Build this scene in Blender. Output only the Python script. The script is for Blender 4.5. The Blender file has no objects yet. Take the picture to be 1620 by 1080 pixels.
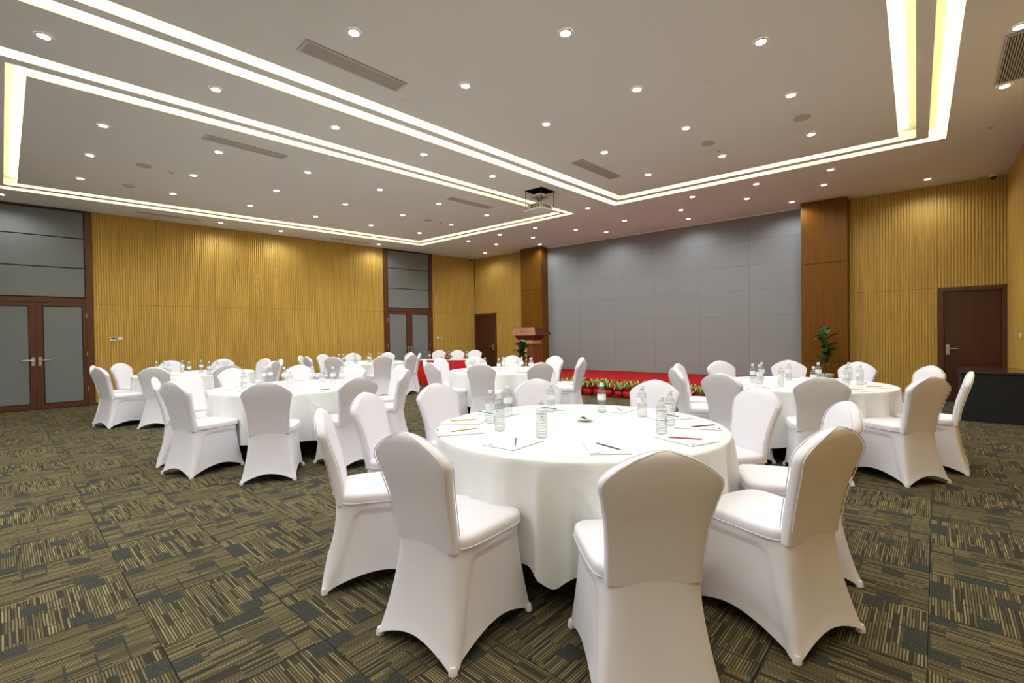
import bpy, bmesh, math, random
from mathutils import Vector, Matrix
PI = math.pi
C = bpy.context.scene.collection
SC = bpy.context.scene
random.seed(7)

# ------------------------------------------------------------------ camera, world, exposure
RT = Vector((0.67261941, -0.73985618, -0.01399853))
DN = Vector((-0.01829573, 0.00228435, -0.99983001))
FW = Vector((0.73976239, 0.67276119, -0.01199971))
CAMZ = 1.35
FPX = 738.0
cd = bpy.data.cameras.new('camera'); cam = bpy.data.objects.new('camera', cd); C.objects.link(cam)
cd.sensor_width = 36.0; cd.lens = FPX * 36.0 / 1620.0; cd.clip_start = 0.05; cd.clip_end = 60
mw = Matrix.Identity(4)
for i in range(3):
    mw[i][0] = RT[i]; mw[i][1] = -DN[i]; mw[i][2] = -FW[i]
mw[2][3] = CAMZ
cam.matrix_world = mw
SC.camera = cam
w = bpy.data.worlds.new('world'); SC.world = w; w.use_nodes = True
w.node_tree.nodes['Background'].inputs[0].default_value = (0.8, 0.85, 1, 1)
w.node_tree.nodes['Background'].inputs[1].default_value = 0.02
SC.view_settings.view_transform = 'Standard'
SC.view_settings.look = 'None'
SC.view_settings.exposure = 0.13
SC.view_settings.gamma = 1.0
SC.view_settings.use_curve_mapping = False
SPOT_W = 30.0
COVE_E = 8.0
H = 4.1

def px_x(p):
    d = Vector((p[0], p[1], p[2] - CAMZ)); return 810 + FPX * d.dot(RT) / max(d.dot(FW), .01)

# ------------------------------------------------------------------ materials
def mat(name, col, rough=.6, metal=0.0, spec=None, sheen=0, emit=None, es=0):
    m = bpy.data.materials.new(name); m.use_nodes = True
    b = m.node_tree.nodes['Principled BSDF']
    b.inputs['Base Color'].default_value = (*col, 1)
    b.inputs['Roughness'].default_value = rough
    b.inputs['Metallic'].default_value = metal
    if spec is not None: b.inputs['Specular IOR Level'].default_value = spec
    if sheen: b.inputs['Sheen Weight'].default_value = sheen
    if emit:
        b.inputs['Emission Color'].default_value = (*emit, 1); b.inputs['Emission Strength'].default_value = es
    return m

def nd(m, t, **kw):
    n = m.node_tree.nodes.new(t)
    for k, v in kw.items(): setattr(n, k, v)
    return n

def lk(m, a, b): m.node_tree.links.new(a, b)

def ramp(m, stops):
    r = nd(m, 'ShaderNodeValToRGB')
    e = r.color_ramp.elements
    while len(e) < len(stops): e.new(0.5)
    for x, (p, c) in zip(e, stops): x.position = p; x.color = (*c, 1)
    return r

def noisy(name, c0, c1, scale=(1, 1, 1), nscale=5.0, detail=4, rough=.6, bump=0.0, spec=None, lo=.35, hi=.65, coord='Object'):
    m = mat(name, c0, rough, spec=spec)
    b = m.node_tree.nodes['Principled BSDF']
    tc = nd(m, 'ShaderNodeTexCoord'); mp = nd(m, 'ShaderNodeMapping'); mp.inputs['Scale'].default_value = scale
    n = nd(m, 'ShaderNodeTexNoise'); n.inputs['Scale'].default_value = nscale; n.inputs['Detail'].default_value = detail
    r = ramp(m, [(lo, c0), (hi, c1)])
    lk(m, tc.outputs[coord], mp.inputs['Vector']); lk(m, mp.outputs[0], n.inputs['Vector'])
    lk(m, n.outputs['Fac'], r.inputs[0]); lk(m, r.outputs[0], b.inputs['Base Color'])
    if bump:
        bp = nd(m, 'ShaderNodeBump'); bp.inputs['Strength'].default_value = bump; bp.inputs['Distance'].default_value = .01
        lk(m, n.outputs['Fac'], bp.inputs['Height']); lk(m, bp.outputs[0], b.inputs['Normal'])
    return m

M_ceil = noisy('ceiling_paint', (.82, .79, .785), (.80, .77, .765), nscale=.6, rough=.85)
M_wood = noisy('golden_oak', (.51, .303, .056), (.65, .41, .095), (40, 40, 1.2), 1.6, 5, .42, spec=.35)
M_pill = noisy('brown_veneer', (.14, .052, .001), (.18, .072, .002), (30, 30, 1.0), 1.5, 5, .42, spec=.22)
M_dark = noisy('dark_brown_wood', (.085, .026, .010), (.12, .038, .014), (25, 25, 1), 1.5, 5, .33)
M_door = noisy('mahogany_door', (.062, .020, .008), (.085, .028, .012), (20, 20, 1), 1.5, 5, .28)
M_gray = noisy('gray_fabric_panel', (.255, .26, .262), (.29, .295, .297), (1, 1, 1), 120, 3, .9, bump=.15)
M_gray2 = noisy('gray_door_fabric', (.175, .180, .180), (.20, .205, .205), (1, 1, 1), 120, 3, .9, bump=.15)
M_rear = noisy('pale_blue_bounce_fabric', (.66, .67, .80), (.70, .71, .84), (1, 1, 1), 60, 3, .9)  # unseen rear wall, coloured pale blue to bounce cool light onto chair backs
M_black = mat('black_gap', (.008, .008, .008), .7)
M_chair = noisy('white_spandex', (.80, .76, .815), (.82, .78, .835), nscale=2, rough=.55, spec=.25)
M_cloth = noisy('white_tablecloth', (.77, .77, .755), (.79, .79, .775), nscale=3, rough=.75, spec=.2)
M_white = mat('white_plastic', (.8, .8, .78), .4)
M_steel = mat('brushed_steel', (.62, .62, .6), .3, .9)
M_red = noisy('red_stage_carpet', (.30, .012, .016), (.37, .016, .020), nscale=90, rough=.95, bump=.2, spec=.05)
M_redsat = noisy('red_satin', (.62, .004, .006), (.70, .006, .008), nscale=4, rough=.42)
M_redwrap = noisy('red_wrap_cloth', (.42, .003, .006), (.52, .004, .009), nscale=6, rough=.5)
M_blackc = noisy('black_cloth', (.010, .010, .012), (.014, .014, .016), nscale=30, rough=.9)
M_gloss = mat('dark_glossy_laminate', (.045, .030, .028), .12)
M_leafd = noisy('dark_green_leaf', (.012, .065, .012), (.03, .12, .02), nscale=8, rough=.4)
M_leafl = noisy('light_green_leaf', (.11, .28, .03), (.42, .55, .16), nscale=25, rough=.45)
M_pot = mat('white_glazed_pot', (.62, .60, .56), .25)
M_potg = mat('grey_pot', (.30, .30, .29), .5)
M_soil = noisy('soil', (.02, .012, .008), (.04, .025, .015), nscale=40, rough=1)
M_lect = noisy('red_brown_lacquer', (.10, .022, .012), (.13, .028, .014), (15, 15, 1), 1.5, 4, .25)
M_lectp = noisy('pale_copper_plate', (.48, .22, .13), (.52, .25, .15), nscale=3, rough=.35)
M_lectb = noisy('orange_brown_veneer', (.15, .035, .007), (.19, .048, .010), (15, 15, 1), 1.5, 4, .3)
M_tan = mat('tan_wood_inlay', (.50, .34, .15), .4)
M_paper = mat('white_paper', (.86, .86, .86), .7)
M_papere = mat('grey_card_back', (.35, .35, .36), .8)
M_lens = mat('downlight_lens', (1, 1, 1), .5, emit=(1, .97, .93), es=30)
M_trim = mat('downlight_trim_white', (.80, .78, .75), .4)
M_strip = mat('cove_light_strip', (1, 1, 1), .5, emit=(1.0, .95, .56), es=COVE_E)
M_cove = mat('cove_cream_paint', (.86, .85, .74), .8)
M_vent = mat('vent_metal', (.58, .54, .51), .5)
M_ventd = mat('vent_dark', (.05, .045, .04), .8)
M_spk = mat('speaker_grille', (.52, .48, .42), .8)
M_proj = mat('projector_shell', (.62, .62, .56), .4)
M_ink = mat('grey_print', (.10, .10, .12), .6)
M_inkr = mat('red_print', (.42, .03, .02), .5)
M_lcd = mat('dark_display', (.015, .015, .015), .2)
M_pet = noisy('magenta_petal', (.20, .01, .09), (.38, .04, .20), nscale=30, rough=.6)
M_cap = mat('bottle_cap_white', (.78, .76, .78), .35)
M_labelm = mat('bottle_label_white', (.85, .86, .87), .5)

def bottle_mat():
    m = bpy.data.materials.new('clear_plastic'); m.use_nodes = True
    nt = m.node_tree; nt.nodes.clear()
    out = nd(m, 'ShaderNodeOutputMaterial')
    lw = nd(m, 'ShaderNodeLayerWeight'); lw.inputs['Blend'].default_value = .35
    r = ramp(m, [(0.0, (.96, .965, .97)), (.55, (.90, .91, .93)), (.85, (.62, .65, .69)), (1.0, (.30, .32, .36))])  # edges tinted dark by view angle, painted in place of refraction
    tr = nd(m, 'ShaderNodeBsdfTransparent'); gl = nd(m, 'ShaderNodeBsdfGlossy'); gl.inputs['Roughness'].default_value = .08
    fr = ramp(m, [(0.0, (.035, .035, .035)), (.75, (.09, .09, .09)), (1.0, (.45, .45, .45))]); lk(m, lw.outputs['Facing'], fr.inputs[0])
    mx = nd(m, 'ShaderNodeMixShader')
    lk(m, lw.outputs['Facing'], r.inputs[0]); lk(m, r.outputs[0], tr.inputs['Color'])
    lk(m, fr.outputs[0], mx.inputs[0]); lk(m, tr.outputs[0], mx.inputs[1]); lk(m, gl.outputs[0], mx.inputs[2])
    df = nd(m, 'ShaderNodeBsdfDiffuse'); df.inputs['Color'].default_value = (.8, .82, .84, 1)
    m2 = nd(m, 'ShaderNodeMixShader'); m2.inputs[0].default_value = .07
    lk(m, mx.outputs[0], m2.inputs[1]); lk(m, df.outputs[0], m2.inputs[2])
    lk(m, m2.outputs[0], out.inputs['Surface'])
    return m
M_ring = mat('rib_shade_grey', (.34, .36, .40), .25)  # grey for the painted dark lines at the clear ribs
M_bottle = bottle_mat()

def carpet_mat():
    """woven carpet tile: UV 0..1 over one tile, whole part of U seeds the variant"""
    m = mat('carpet_weave', (.1, .1, .08), .95, spec=.1)
    b = m.node_tree.nodes['Principled BSDF']
    uv = nd(m, 'ShaderNodeUVMap'); sx = nd(m, 'ShaderNodeSeparateXYZ'); lk(m, uv.outputs[0], sx.inputs[0])
    def ma(op, a, bb=None, c=None):
        n = nd(m, 'ShaderNodeMath', operation=op)
        for i, v in enumerate((a, bb, c)):
            if v is None: continue
            if isinstance(v, (int, float)): n.inputs[i].default_value = v
            else: lk(m, v, n.inputs[i])
        return n.outputs[0]
    def wn(x, y, z=0.0):
        cx = nd(m, 'ShaderNodeCombineXYZ')
        for i, v in enumerate((x, y, z)):
            if isinstance(v, (int, float)): cx.inputs[i].default_value = v
            else: lk(m, v, cx.inputs[i])
        n = nd(m, 'ShaderNodeTexWhiteNoise', noise_dimensions='3D'); lk(m, cx.outputs[0], n.inputs['Vector']); return n.outputs['Value']
    X = ma('FRACT', sx.outputs[0]); S = ma('FLOOR', sx.outputs[0]); Y = ma('FRACT', sx.outputs[1])
    # bands across the stripes, each broken at its own places
    band = ma('FLOOR', ma('MULTIPLY', Y, 4.0))
    sh = wn(band, S, 3.0)
    cell = ma('FLOOR', ma('ADD', ma('MULTIPLY', X, 3.6), sh))
    NSTR = 44.0
    stripe = ma('FLOOR', ma('MULTIPLY', Y, NSTR))
    on = ma('LESS_THAN', ma('FRACT', ma('MULTIPLY', Y, NSTR)), .56)
    v1 = wn(stripe, cell, S)
    v2 = wn(stripe, 5.0, ma('ADD', S, 9.0))
    keep = ma('GREATER_THAN', v1, .16)
    lit = ma('MULTIPLY', ma('ADD', .42, ma('MULTIPLY', v1, .58)), ma('ADD', .62, ma('MULTIPLY', v2, .38)))
    lum = ma('ADD', ma('MULTIPLY', ma('MULTIPLY', on, lit), ma('ADD', .35, ma('MULTIPLY', keep, .65))), ma('MULTIPLY', ma('SUBTRACT', 1.0, on), ma('MULTIPLY', v2, .22)))
    r = ramp(m, [(.0, (.032, .029, .022)), (.25, (.055, .047, .030)), (.55, (.135, .108, .054)), (1.0, (.31, .25, .125))])
    lk(m, lum, r.inputs[0])
    # charcoal blocks
    bx_ = ma('FLOOR', ma('MULTIPLY', X, 5.0)); by_ = ma('FLOOR', ma('MULTIPLY', Y, 6.0))
    blk = ma('GREATER_THAN', wn(bx_, by_, ma('ADD', S, 40.0)), .92)
    # thin charcoal seams running across the stripes
    ex = ma('MULTIPLY', X, 5.0); fx = ma('FRACT', ex)
    lin = ma('MULTIPLY', ma('LESS_THAN', fx, .09), ma('GREATER_THAN', wn(bx_, ma('FLOOR', ma('MULTIPLY', Y, 3.0)), ma('ADD', S, 77.0)), .70))
    msk = ma('MAXIMUM', blk, lin)
    nz = nd(m, 'ShaderNodeTexNoise'); nz.inputs['Scale'].default_value = 110; nz.inputs['Detail'].default_value = 2
    lk(m, uv.outputs[0], nz.inputs['Vector'])
    dk = ramp(m, [(.4, (.022, .022, .019)), (.66, (.085, .084, .072))]); lk(m, nz.outputs['Fac'], dk.inputs[0])
    mx = nd(m, 'ShaderNodeMix', data_type='RGBA'); lk(m, msk, mx.inputs['Factor'])
    lk(m, r.outputs[0], mx.inputs[6]); lk(m, dk.outputs[0], mx.inputs[7])
    lk(m, mx.outputs[2], b.inputs['Base Color'])
    return m
M_carpet = carpet_mat()

# ------------------------------------------------------------------ mesh helpers
class MB:
    def __init__(s): s.v = []; s.f = []
    def add(s, vs, fs):
        n = len(s.v); s.v += [tuple(v) for v in vs]; s.f += [tuple(i + n for i in f) for f in fs]; return s
    def box(s, x0, x1, y0, y1, z0, z1):
        return s.add([(x0,y0,z0),(x1,y0,z0),(x1,y1,z0),(x0,y1,z0),(x0,y0,z1),(x1,y0,z1),(x1,y1,z1),(x0,y1,z1)],
                     [(0,3,2,1),(4,5,6,7),(0,1,5,4),(1,2,6,5),(2,3,7,6),(3,0,4,7)])
    def bbox(s, x0, x1, y0, y1, z0, z1, b=.005):
        """box with chamfered vertical edges and top/bottom rims"""
        def ring(i, z): return [(x0+i+b,y0+i,z),(x1-i-b,y0+i,z),(x1-i,y0+i+b,z),(x1-i,y1-i-b,z),(x1-i-b,y1-i,z),(x0+i+b,y1-i,z),(x0+i,y1-i-b,z),(x0+i,y0+i+b,z)]
        return s.loft([ring(b, z0), ring(0, z0+b), ring(0, z1-b), ring(b, z1)], True, True)
    def loft(s, rings, cap0=False, cap1=False, closed=True):
        n = len(rings[0]); base = len(s.v)
        for r in rings: s.v += [tuple(p) for p in r]
        for k in range(len(rings)-1):
            for i in range(n if closed else n-1):
                a = base+k*n+i; b = base+k*n+(i+1) % n
                s.f.append((a, b, b+n, a+n))
        if cap0: s.f.append(tuple(base+i for i in reversed(range(n))))
        if cap1: s.f.append(tuple(base+(len(rings)-1)*n+i for i in range(n)))
        return s
    def lathe(s, prof, n=20, c=(0,0,0), cap0=True, cap1=True):
        return s.loft([[(c[0]+r*math.cos(2*PI*i/n), c[1]+r*math.sin(2*PI*i/n), c[2]+z) for i in range(n)] for r, z in prof], cap0, cap1)
    def tube(s, pts, r, n=6):
        pts = [Vector(p) for p in pts]; rings = []
        for i, p in enumerate(pts):
            t = (pts[min(i+1, len(pts)-1)] - pts[max(i-1, 0)]).normalized()
            a = t.orthogonal().normalized(); b = t.cross(a)
            if rings:
                a = (pa - t*pa.dot(t)).normalized(); b = t.cross(a)
            pa = a
            rr = r[i] if isinstance(r, (list, tuple)) else r
            rings.append([p + (a*math.cos(2*PI*k/n) + b*math.sin(2*PI*k/n))*rr for k in range(n)])
        return s.loft(rings, True, True)
    def mesh(s, name, m, smooth=False):
        me = bpy.data.meshes.new(name); me.from_pydata(s.v, [], s.f); me.update()
        if smooth:
            me.polygons.foreach_set('use_smooth', [True]*len(me.polygons))
            try: me.set_sharp_from_angle(angle=math.radians(50 if smooth is True else smooth))
            except Exception: pass
        me.materials.append(m); return me
    def obj(s, name, m, parent=None, smooth=False, loc=None):
        return link(name, s.mesh(name, m, smooth), parent, loc)

def link(name, me, parent=None, loc=None, rz=0):
    o = bpy.data.objects.new(name, me); C.objects.link(o)
    if parent: o.parent = parent
    if loc: o.location = loc
    if rz: o.rotation_euler = (0, 0, rz)
    return o

def tag(o, label=None, cat=None, group=None, kind=None):
    if label: o['label'] = label
    if cat: o['category'] = cat
    if group: o['group'] = group
    if kind: o['kind'] = kind
    return o

def thing(name, label, cat, loc=(0,0,0), rz=0, group=None):
    o = bpy.data.objects.new(name, None); C.objects.link(o); o.empty_display_size = .1
    o.location = loc; o.rotation_euler = (0, 0, rz)
    return tag(o, label, cat, group)

def struct(name, loc=(0,0,0), rz=0):
    o = bpy.data.objects.new(name, None); C.objects.link(o); o.location = loc; o.rotation_euler = (0,0,rz)
    o['kind'] = 'structure'; return o

def kids(o): return [c for c in bpy.data.objects if c.parent == o]
KIDS = {}
def dup(root, loc, rz, label, group=None):
    if root.name not in KIDS:
        KIDS[root.name] = [(c, kids(c)) for c in kids(root)]
    r = root.copy(); C.objects.link(r); r.location = loc; r.rotation_euler = (0, 0, rz); r['label'] = label
    if group: r['group'] = group
    for ch, gs in KIDS[root.name]:
        c = ch.copy(); C.objects.link(c); c.parent = r
        for g in gs:
            d = g.copy(); C.objects.link(d); d.parent = c
    return r

# ------------------------------------------------------------------ walls
L0, L1 = Vector((.06, 13.42)), Vector((11.47, 12.2))
S0, S1 = L1, Vector((12.15, -.96))
R1 = Vector((-3.6, -1.25))
E0 = L0 - (L1-L0).normalized()*3.7
def wroot(name, A, B):
    d = B-A; return struct(name, (A.x, A.y, 0), math.atan2(d.y, d.x)), d.length
def wslab(p, x0, x1, z0=0, z1=H, y=0.0):
    MB().box(x0, x1, y, y+.1, z0, z1).obj('wall_backing', M_dark, p)

def flute(p, x0, x1, z0, z1, pitch=.045):
    n = max(1, round((x1-x0)/pitch)); q = (x1-x0-.004)/n; pr = []
    for i in range(n):
        a = x0+.002+i*q
        pr += [(a, -.004), (a+.24*q, -.006), (a+.30*q, -.021), (a+.55*q, -.024), (a+.84*q, -.021), (a+.92*q, -.006)]
    pr += [(x1-.002, -.004)]
    mb = MB()
    mb.loft([[(x, y, z0+.003) for x, y in pr]+[(x1-.002, 0, z0+.003), (x0+.002, 0, z0+.003)],
             [(x, y, z1-.003) for x, y in pr]+[(x1-.002, 0, z1-.003), (x0+.002, 0, z1-.003)]], True, True)
    mb.obj('fluted_panel', M_wood, p, smooth=35)

def flute_run(p, x0, x1, zs, w=1.2):
    n = max(1, round((x1-x0)/w))
    for i in range(n):
        for a, b in zip(zs[:-1], zs[1:]):
            flute(p, x0+(x1-x0)*i/n, x0+(x1-x0)*(i+1)/n, a, b)

wl, LL = wroot('wall_left', L0, L1)
wslab(wl, -3.7, LL)
flute_run(wl, -3.7, -.41, (0.05, 2.15, H)); flute_run(wl, 1.31, 7.96, (0.05, 2.15, H), 1.11); flute_run(wl, 9.68, LL-.02, (0.05, 2.15, H), .9)
bl = struct('baseboard_left', (L0.x, L0.y, 0), wl.rotation_euler.z)
for a, b in ((-3.7, -.41), (1.31, 7.96), (9.68, LL)):
    MB().box(a, b, -.026, 0, 0, .05).obj('skirting_board', M_dark, bl)

def double_door(name, x0, x1, xm, A, rz):
    """x0,x1 outer frame; gray fabric leaves with brown stiles, three gray transom panels above"""
    d = struct(name, (A.x, A.y, 0), rz)
    fr = MB()
    fr.box(x0, x0+.11, -.06, 0, 0, H-.01); fr.box(x1-.11, x1, -.06, 0, 0, H-.01)
    fr.box(x0+.11, x1-.11, -.055, 0, 2.165, 2.26); fr.box(x0+.11, x1-.11, -.05, 0, H-.035, H-.012)
    fr.obj('door_frame', M_dark, d)
    MB().box(x0+.11, x1-.11, -.004, 0, 2.26, H-.03).obj('black_backing', M_black, d)
    zs = [2.272, 2.885, 3.51, 4.06]
    for a, b in zip(zs[:-1], zs[1:]):
        MB().bbox(x0+.145, x1-.125, -.035, -.004, a+.008, b-.010, .004).obj('transom_panel', M_gray2, d)
    for i, (a, b) in enumerate(((x0+.113, xm-.002), (xm+.002, x1-.113))):
        lf = MB(); si, so = .095, .055
        sa, sb = (so, si) if i == 0 else (si, so)
        lf.box(a, a+sa, -.05, -.005, .01, 2.16); lf.box(b-sb, b, -.05, -.005, .01, 2.16)
        lf.box(a+sa, b-sb, -.05, -.005, .01, .11); lf.box(a+sa, b-sb, -.05, -.005, 2.09, 2.16)
        leaf = lf.obj('door_leaf', M_dark, d)
        MB().box(a+sa, b-sb, -.012, -.006, .11, 2.09).obj('black_rebate', M_black, leaf)
        MB().bbox(a+sa+.012, b-sb-.012, -.032, -.012, .122, 2.078, .004).obj('fabric_panel', M_gray2, leaf)
        hx = xm + (-.048 if i == 0 else .048); sg = -1 if i == 0 else 1
        MB().bbox(hx-.026, hx+.026, -.062, -.05, .88, 1.06, .003).tube([(hx, -.055, .995), (hx, -.10, .995), (hx+sg*.02, -.11, .995), (hx+sg*.15, -.11, .995)], .010, 8).lathe([(.012,0),(.012,.01)], 8, (hx, -.06, .91)).obj('door_handle', M_steel, leaf, smooth=40)
        ex = a-.006 if i == 0 else b+.006
        for z in (.32, 1.05, 1.85):
            MB().lathe([(.008, 0), (.008, .10)], 8, (ex, -.058, z)).obj('hinge', M_steel, leaf)
    return d
double_door('door_1', -.41, 1.31, .45, L0, wl.rotation_euler.z)
double_door('door_2', 7.96, 9.68, 8.82, L0, wl.rotation_euler.z)

ws, LS = wroot('wall_back', S0, S1)
wslab(ws, 0, LS)
flute_run(ws, 1.02, 2.5, (0.0, 2.15, H), .74); flute(ws, .02, 1.02, 2.15, H)
flute_run(ws, 10.86, 12.24, (0.0, 2.15, H), .7); flute(ws, 12.24, 13.16, 2.15, H)
# grey fabric panels behind the stage, recessed joints
cols = [3.16, 4.33, 5.485, 6.645, 7.81, 8.95, 10.11]; rows = [0, .56, 1.15, 1.745, 2.345, 2.935, 3.52, 4.06]
for a, b in zip(cols[:-1], cols[1:]):
    for c, e in zip(rows[:-1], rows[1:]):
        jy = random.uniform(-.0015, .0015)
        MB().bbox(a+.001, b-.001, -.024+jy, 0, c+.001, e-.001, .0015).obj('fabric_wall_panel', M_gray, ws)
tr = struct('trim_1', (S0.x, S0.y, 0), ws.rotation_euler.z)
MB().box(3.16, 10.11, -.05, -.002, 4.062, H-.002).obj('ceiling_bead', M_ceil, tr)

def single_door(name, x0, x1, hside, top=2.12):
    d = struct(name, (S0.x, S0.y, 0), ws.rotation_euler.z)
    MB().box(x0, x0+.075, -.06, 0, 0, top).box(x1-.075, x1, -.06, 0, 0, top).box(x0+.075, x1-.075, -.06, 0, top-.075, top).obj('door_frame', M_dark, d)
    lf = MB().bbox(x0+.08, x1-.08, -.02, -.002, .01, top-.08, .003).obj('door_leaf', M_door, d)
    hx = x0+.135 if hside < 0 else x1-.135; sg = -hside
    MB().bbox(hx-.026, hx+.026, -.032, -.02, .88, 1.07, .003).tube([(hx, -.03, 1.0), (hx, -.07, 1.0), (hx+sg*.02, -.08, 1.0), (hx+sg*.14, -.08, 1.0)], .010, 8).obj('door_handle', M_steel, lf, smooth=40)
single_door('door_3', .03, 1.01, 1, 2.13)
single_door('door_4', 12.24, 13.16, -1, 2.15)

wr, LR = wroot('wall_right', S1, R1)
wslab(wr, 0, LR); flute_run(wr, .02, LR, (0, 2.15, H), 1.2)
wb, LB = wroot('wall_rear', R1, E0)
wslab(wb, 0, LB)
for i in range(12):
    a, b = LB*i/12, LB*(i+1)/12
    MB().bbox(a+.003, b-.003, -.03, 0, .003, H-.003, .004).obj('fabric_wall_panel', M_rear, wb)  # unseen panels in the bounce colour

def pillar(x0, x1, label):
    p = thing('pillar', label, 'pillar', (S0.x, S0.y, 0), ws.rotation_euler.z); p['kind'] = 'structure'
    MB().box(x0+.01, x1-.01, -.36, -.001, 0, H-.004).obj('pillar_core', M_dark, p)
    zs = [.0, .72, 2.78, H-.005]
    for a, b in zip(zs[:-1], zs[1:]):
        MB().bbox(x0, x1, -.385, -.36, a+.004, b-.004, .004).obj('veneer_panel', M_pill, p)
        MB().bbox(x0, x0+.022, -.358, -.002, a+.004, b-.004, .003).obj('veneer_panel', M_pill, p)
        MB().bbox(x1-.022, x1, -.358, -.002, a+.004, b-.004, .003).obj('veneer_panel', M_pill, p)
pillar(2.40, 3.20, 'brown veneered pillar behind the lectern, left of the grey stage wall')
pillar(10.05, 10.86, 'brown veneered pillar right of the grey stage wall, behind a potted plant')

# ------------------------------------------------------------------ floor of carpet tiles
fl = struct('floor')
MB().add([(E0.x-.2, E0.y+.3, -.012), (R1.x-.2, R1.y-.3, -.012), (S1.x+.3, S1.y-.3, -.012), (L1.x+.3, L1.y+.3, -.012)], [(0,1,2,3)]).obj('floor_slab', M_black, fl)
T_ = .5
def tile_geo(x, y, rot, seed, hh=0.0):
    b = .0015
    vs = [(x+b,y+b,hh),(x+T_-b,y+b,hh),(x+T_-b,y+T_-b,hh),(x+b,y+T_-b,hh),(x+b,y+b,hh-.008),(x+T_-b,y+b,hh-.008),(x+T_-b,y+T_-b,hh-.008),(x+b,y+T_-b,hh-.008)]
    fs = [(0,1,2,3),(4,5,1,0),(5,6,2,1),(6,7,3,2),(7,4,0,3)]
    uvs = [(.001,.001),(.999,.001),(.999,.999),(.001,.999)]
    uvs = [uvs[(i+rot) % 4] for i in range(4)]
    uvs = [(u+seed, v) for u, v in uvs]
    return vs, fs, uvs
def tile_mesh(lst, name):
    v = []; f = []; uvl = []
    for vs, fs, uvs in lst:
        n = len(v); v += vs
        for k, fc in enumerate(fs):
            f.append(tuple(i+n for i in fc))
            for j, i in enumerate(fc): uvl += list(uvs[i % 4])
    me = bpy.data.meshes.new(name); me.from_pydata(v, [], f); l = me.uv_layers.new(name='UVMap'); l.data.foreach_set('uv', uvl)
    me.materials.append(M_carpet); return me
TM = {(r, s): tile_mesh([tile_geo(0, 0, r, s)], 'carpet_tile') for r in range(4) for s in range(6)}
cells = []
def inside(x, y):
    if x < -3.5 or x > 12.2: return False
    top = L0.y + (L1.y-L0.y)*(x-L0.x)/(L1.x-L0.x)
    return -1.3 < y < top
for i in range(-9, 25):
    for j in range(-4, 29):
        x, y = .46+i*T_, .03+j*T_
        if not (inside(x+.05, y+.25) or inside(x+.45, y+.25)): continue
        d = Vector((x+.25, y+.25, -CAMZ)); dep = d.dot(FW)
        vis = dep > .6 and abs(d.dot(RT)/dep) < 1.2 and d.dot(DN)/dep < .85
        cells.append((not vis, dep if vis else d.length, i, j, x, y))
cells.sort(); rest = []
for k, (nv, dep, i, j, x, y) in enumerate(cells):
    rot = ((i+j) % 2) + (2 if random.random() < .5 else 0); s = random.randrange(6)
    if k < 295 and not nv: link('carpet_tile', TM[rot, s], fl, (x, y, 0))
    else: rest.append(tile_geo(x, y, rot, s))
tag(link('carpet_tiles', tile_mesh(rest, 'carpet_tiles'), fl), kind='stuff')

# ------------------------------------------------------------------ ceiling with the two double coves
# every cove: outer slot between quads q0,q1, rib between q1,q2, inner slot between q2,q3 (corners: far-right, far-left ordered round)
def quad_offsets(outer, inner):
    """quads at fractions of the way from the outer edge to the inner edge"""
    return [[Vector(o).lerp(Vector(i), t) for o, i in zip(outer, inner)] for t in (0, .37, .63, 1)]
Q_R = quad_offsets([(-2.5, 5.56), (8.89, 5.08), (9.20, -.11), (-2.5, -.37)], [(-2.0, 5.04), (8.37, 4.64), (8.66, .39), (-2.0, .13)])
Q_L = quad_offsets([(-.17, 12.33), (8.60, 11.45), (8.83, 6.07), (-.17, 6.42)], [(.26, 11.74), (8.13, 10.93), (8.43, 6.40), (.24, 6.94)])
hole = [(6.77, 5.80), (7.20, 5.79), (7.24, 5.39), (6.80, 5.39)]
outer = [(E0.x-.3, E0.y+.3), (S0.x+.4, S0.y+.1), (S1.x+.4, S1.y-.4), (R1.x-.3, R1.y-.4)]
cl = struct('ceiling')
def filled(name, loops, z, m, parent):
    bm = bmesh.new()
    for lp in loops:
        vs = [bm.verts.new((p[0], p[1], z)) for p in lp]
        for a, b in zip(vs, vs[1:]+vs[:1]): bm.edges.new((a, b))
    bmesh.ops.triangle_fill(bm, use_beauty=True, use_dissolve=False, edges=bm.edges[:])
    for f in bm.faces:
        if f.normal.z > 0: f.normal_flip()
    me = bpy.data.meshes.new(name); bm.to_mesh(me); bm.free(); me.materials.append(m)
    return link(name, me, parent)
filled('ceiling_field', [outer, Q_R[0], Q_L[0], hole], H, M_ceil, cl)
MB().box(-4.6, 13, -2, 14.6, H+.30, H+.36).obj('ceiling_slab', M_ceil, cl)
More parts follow.
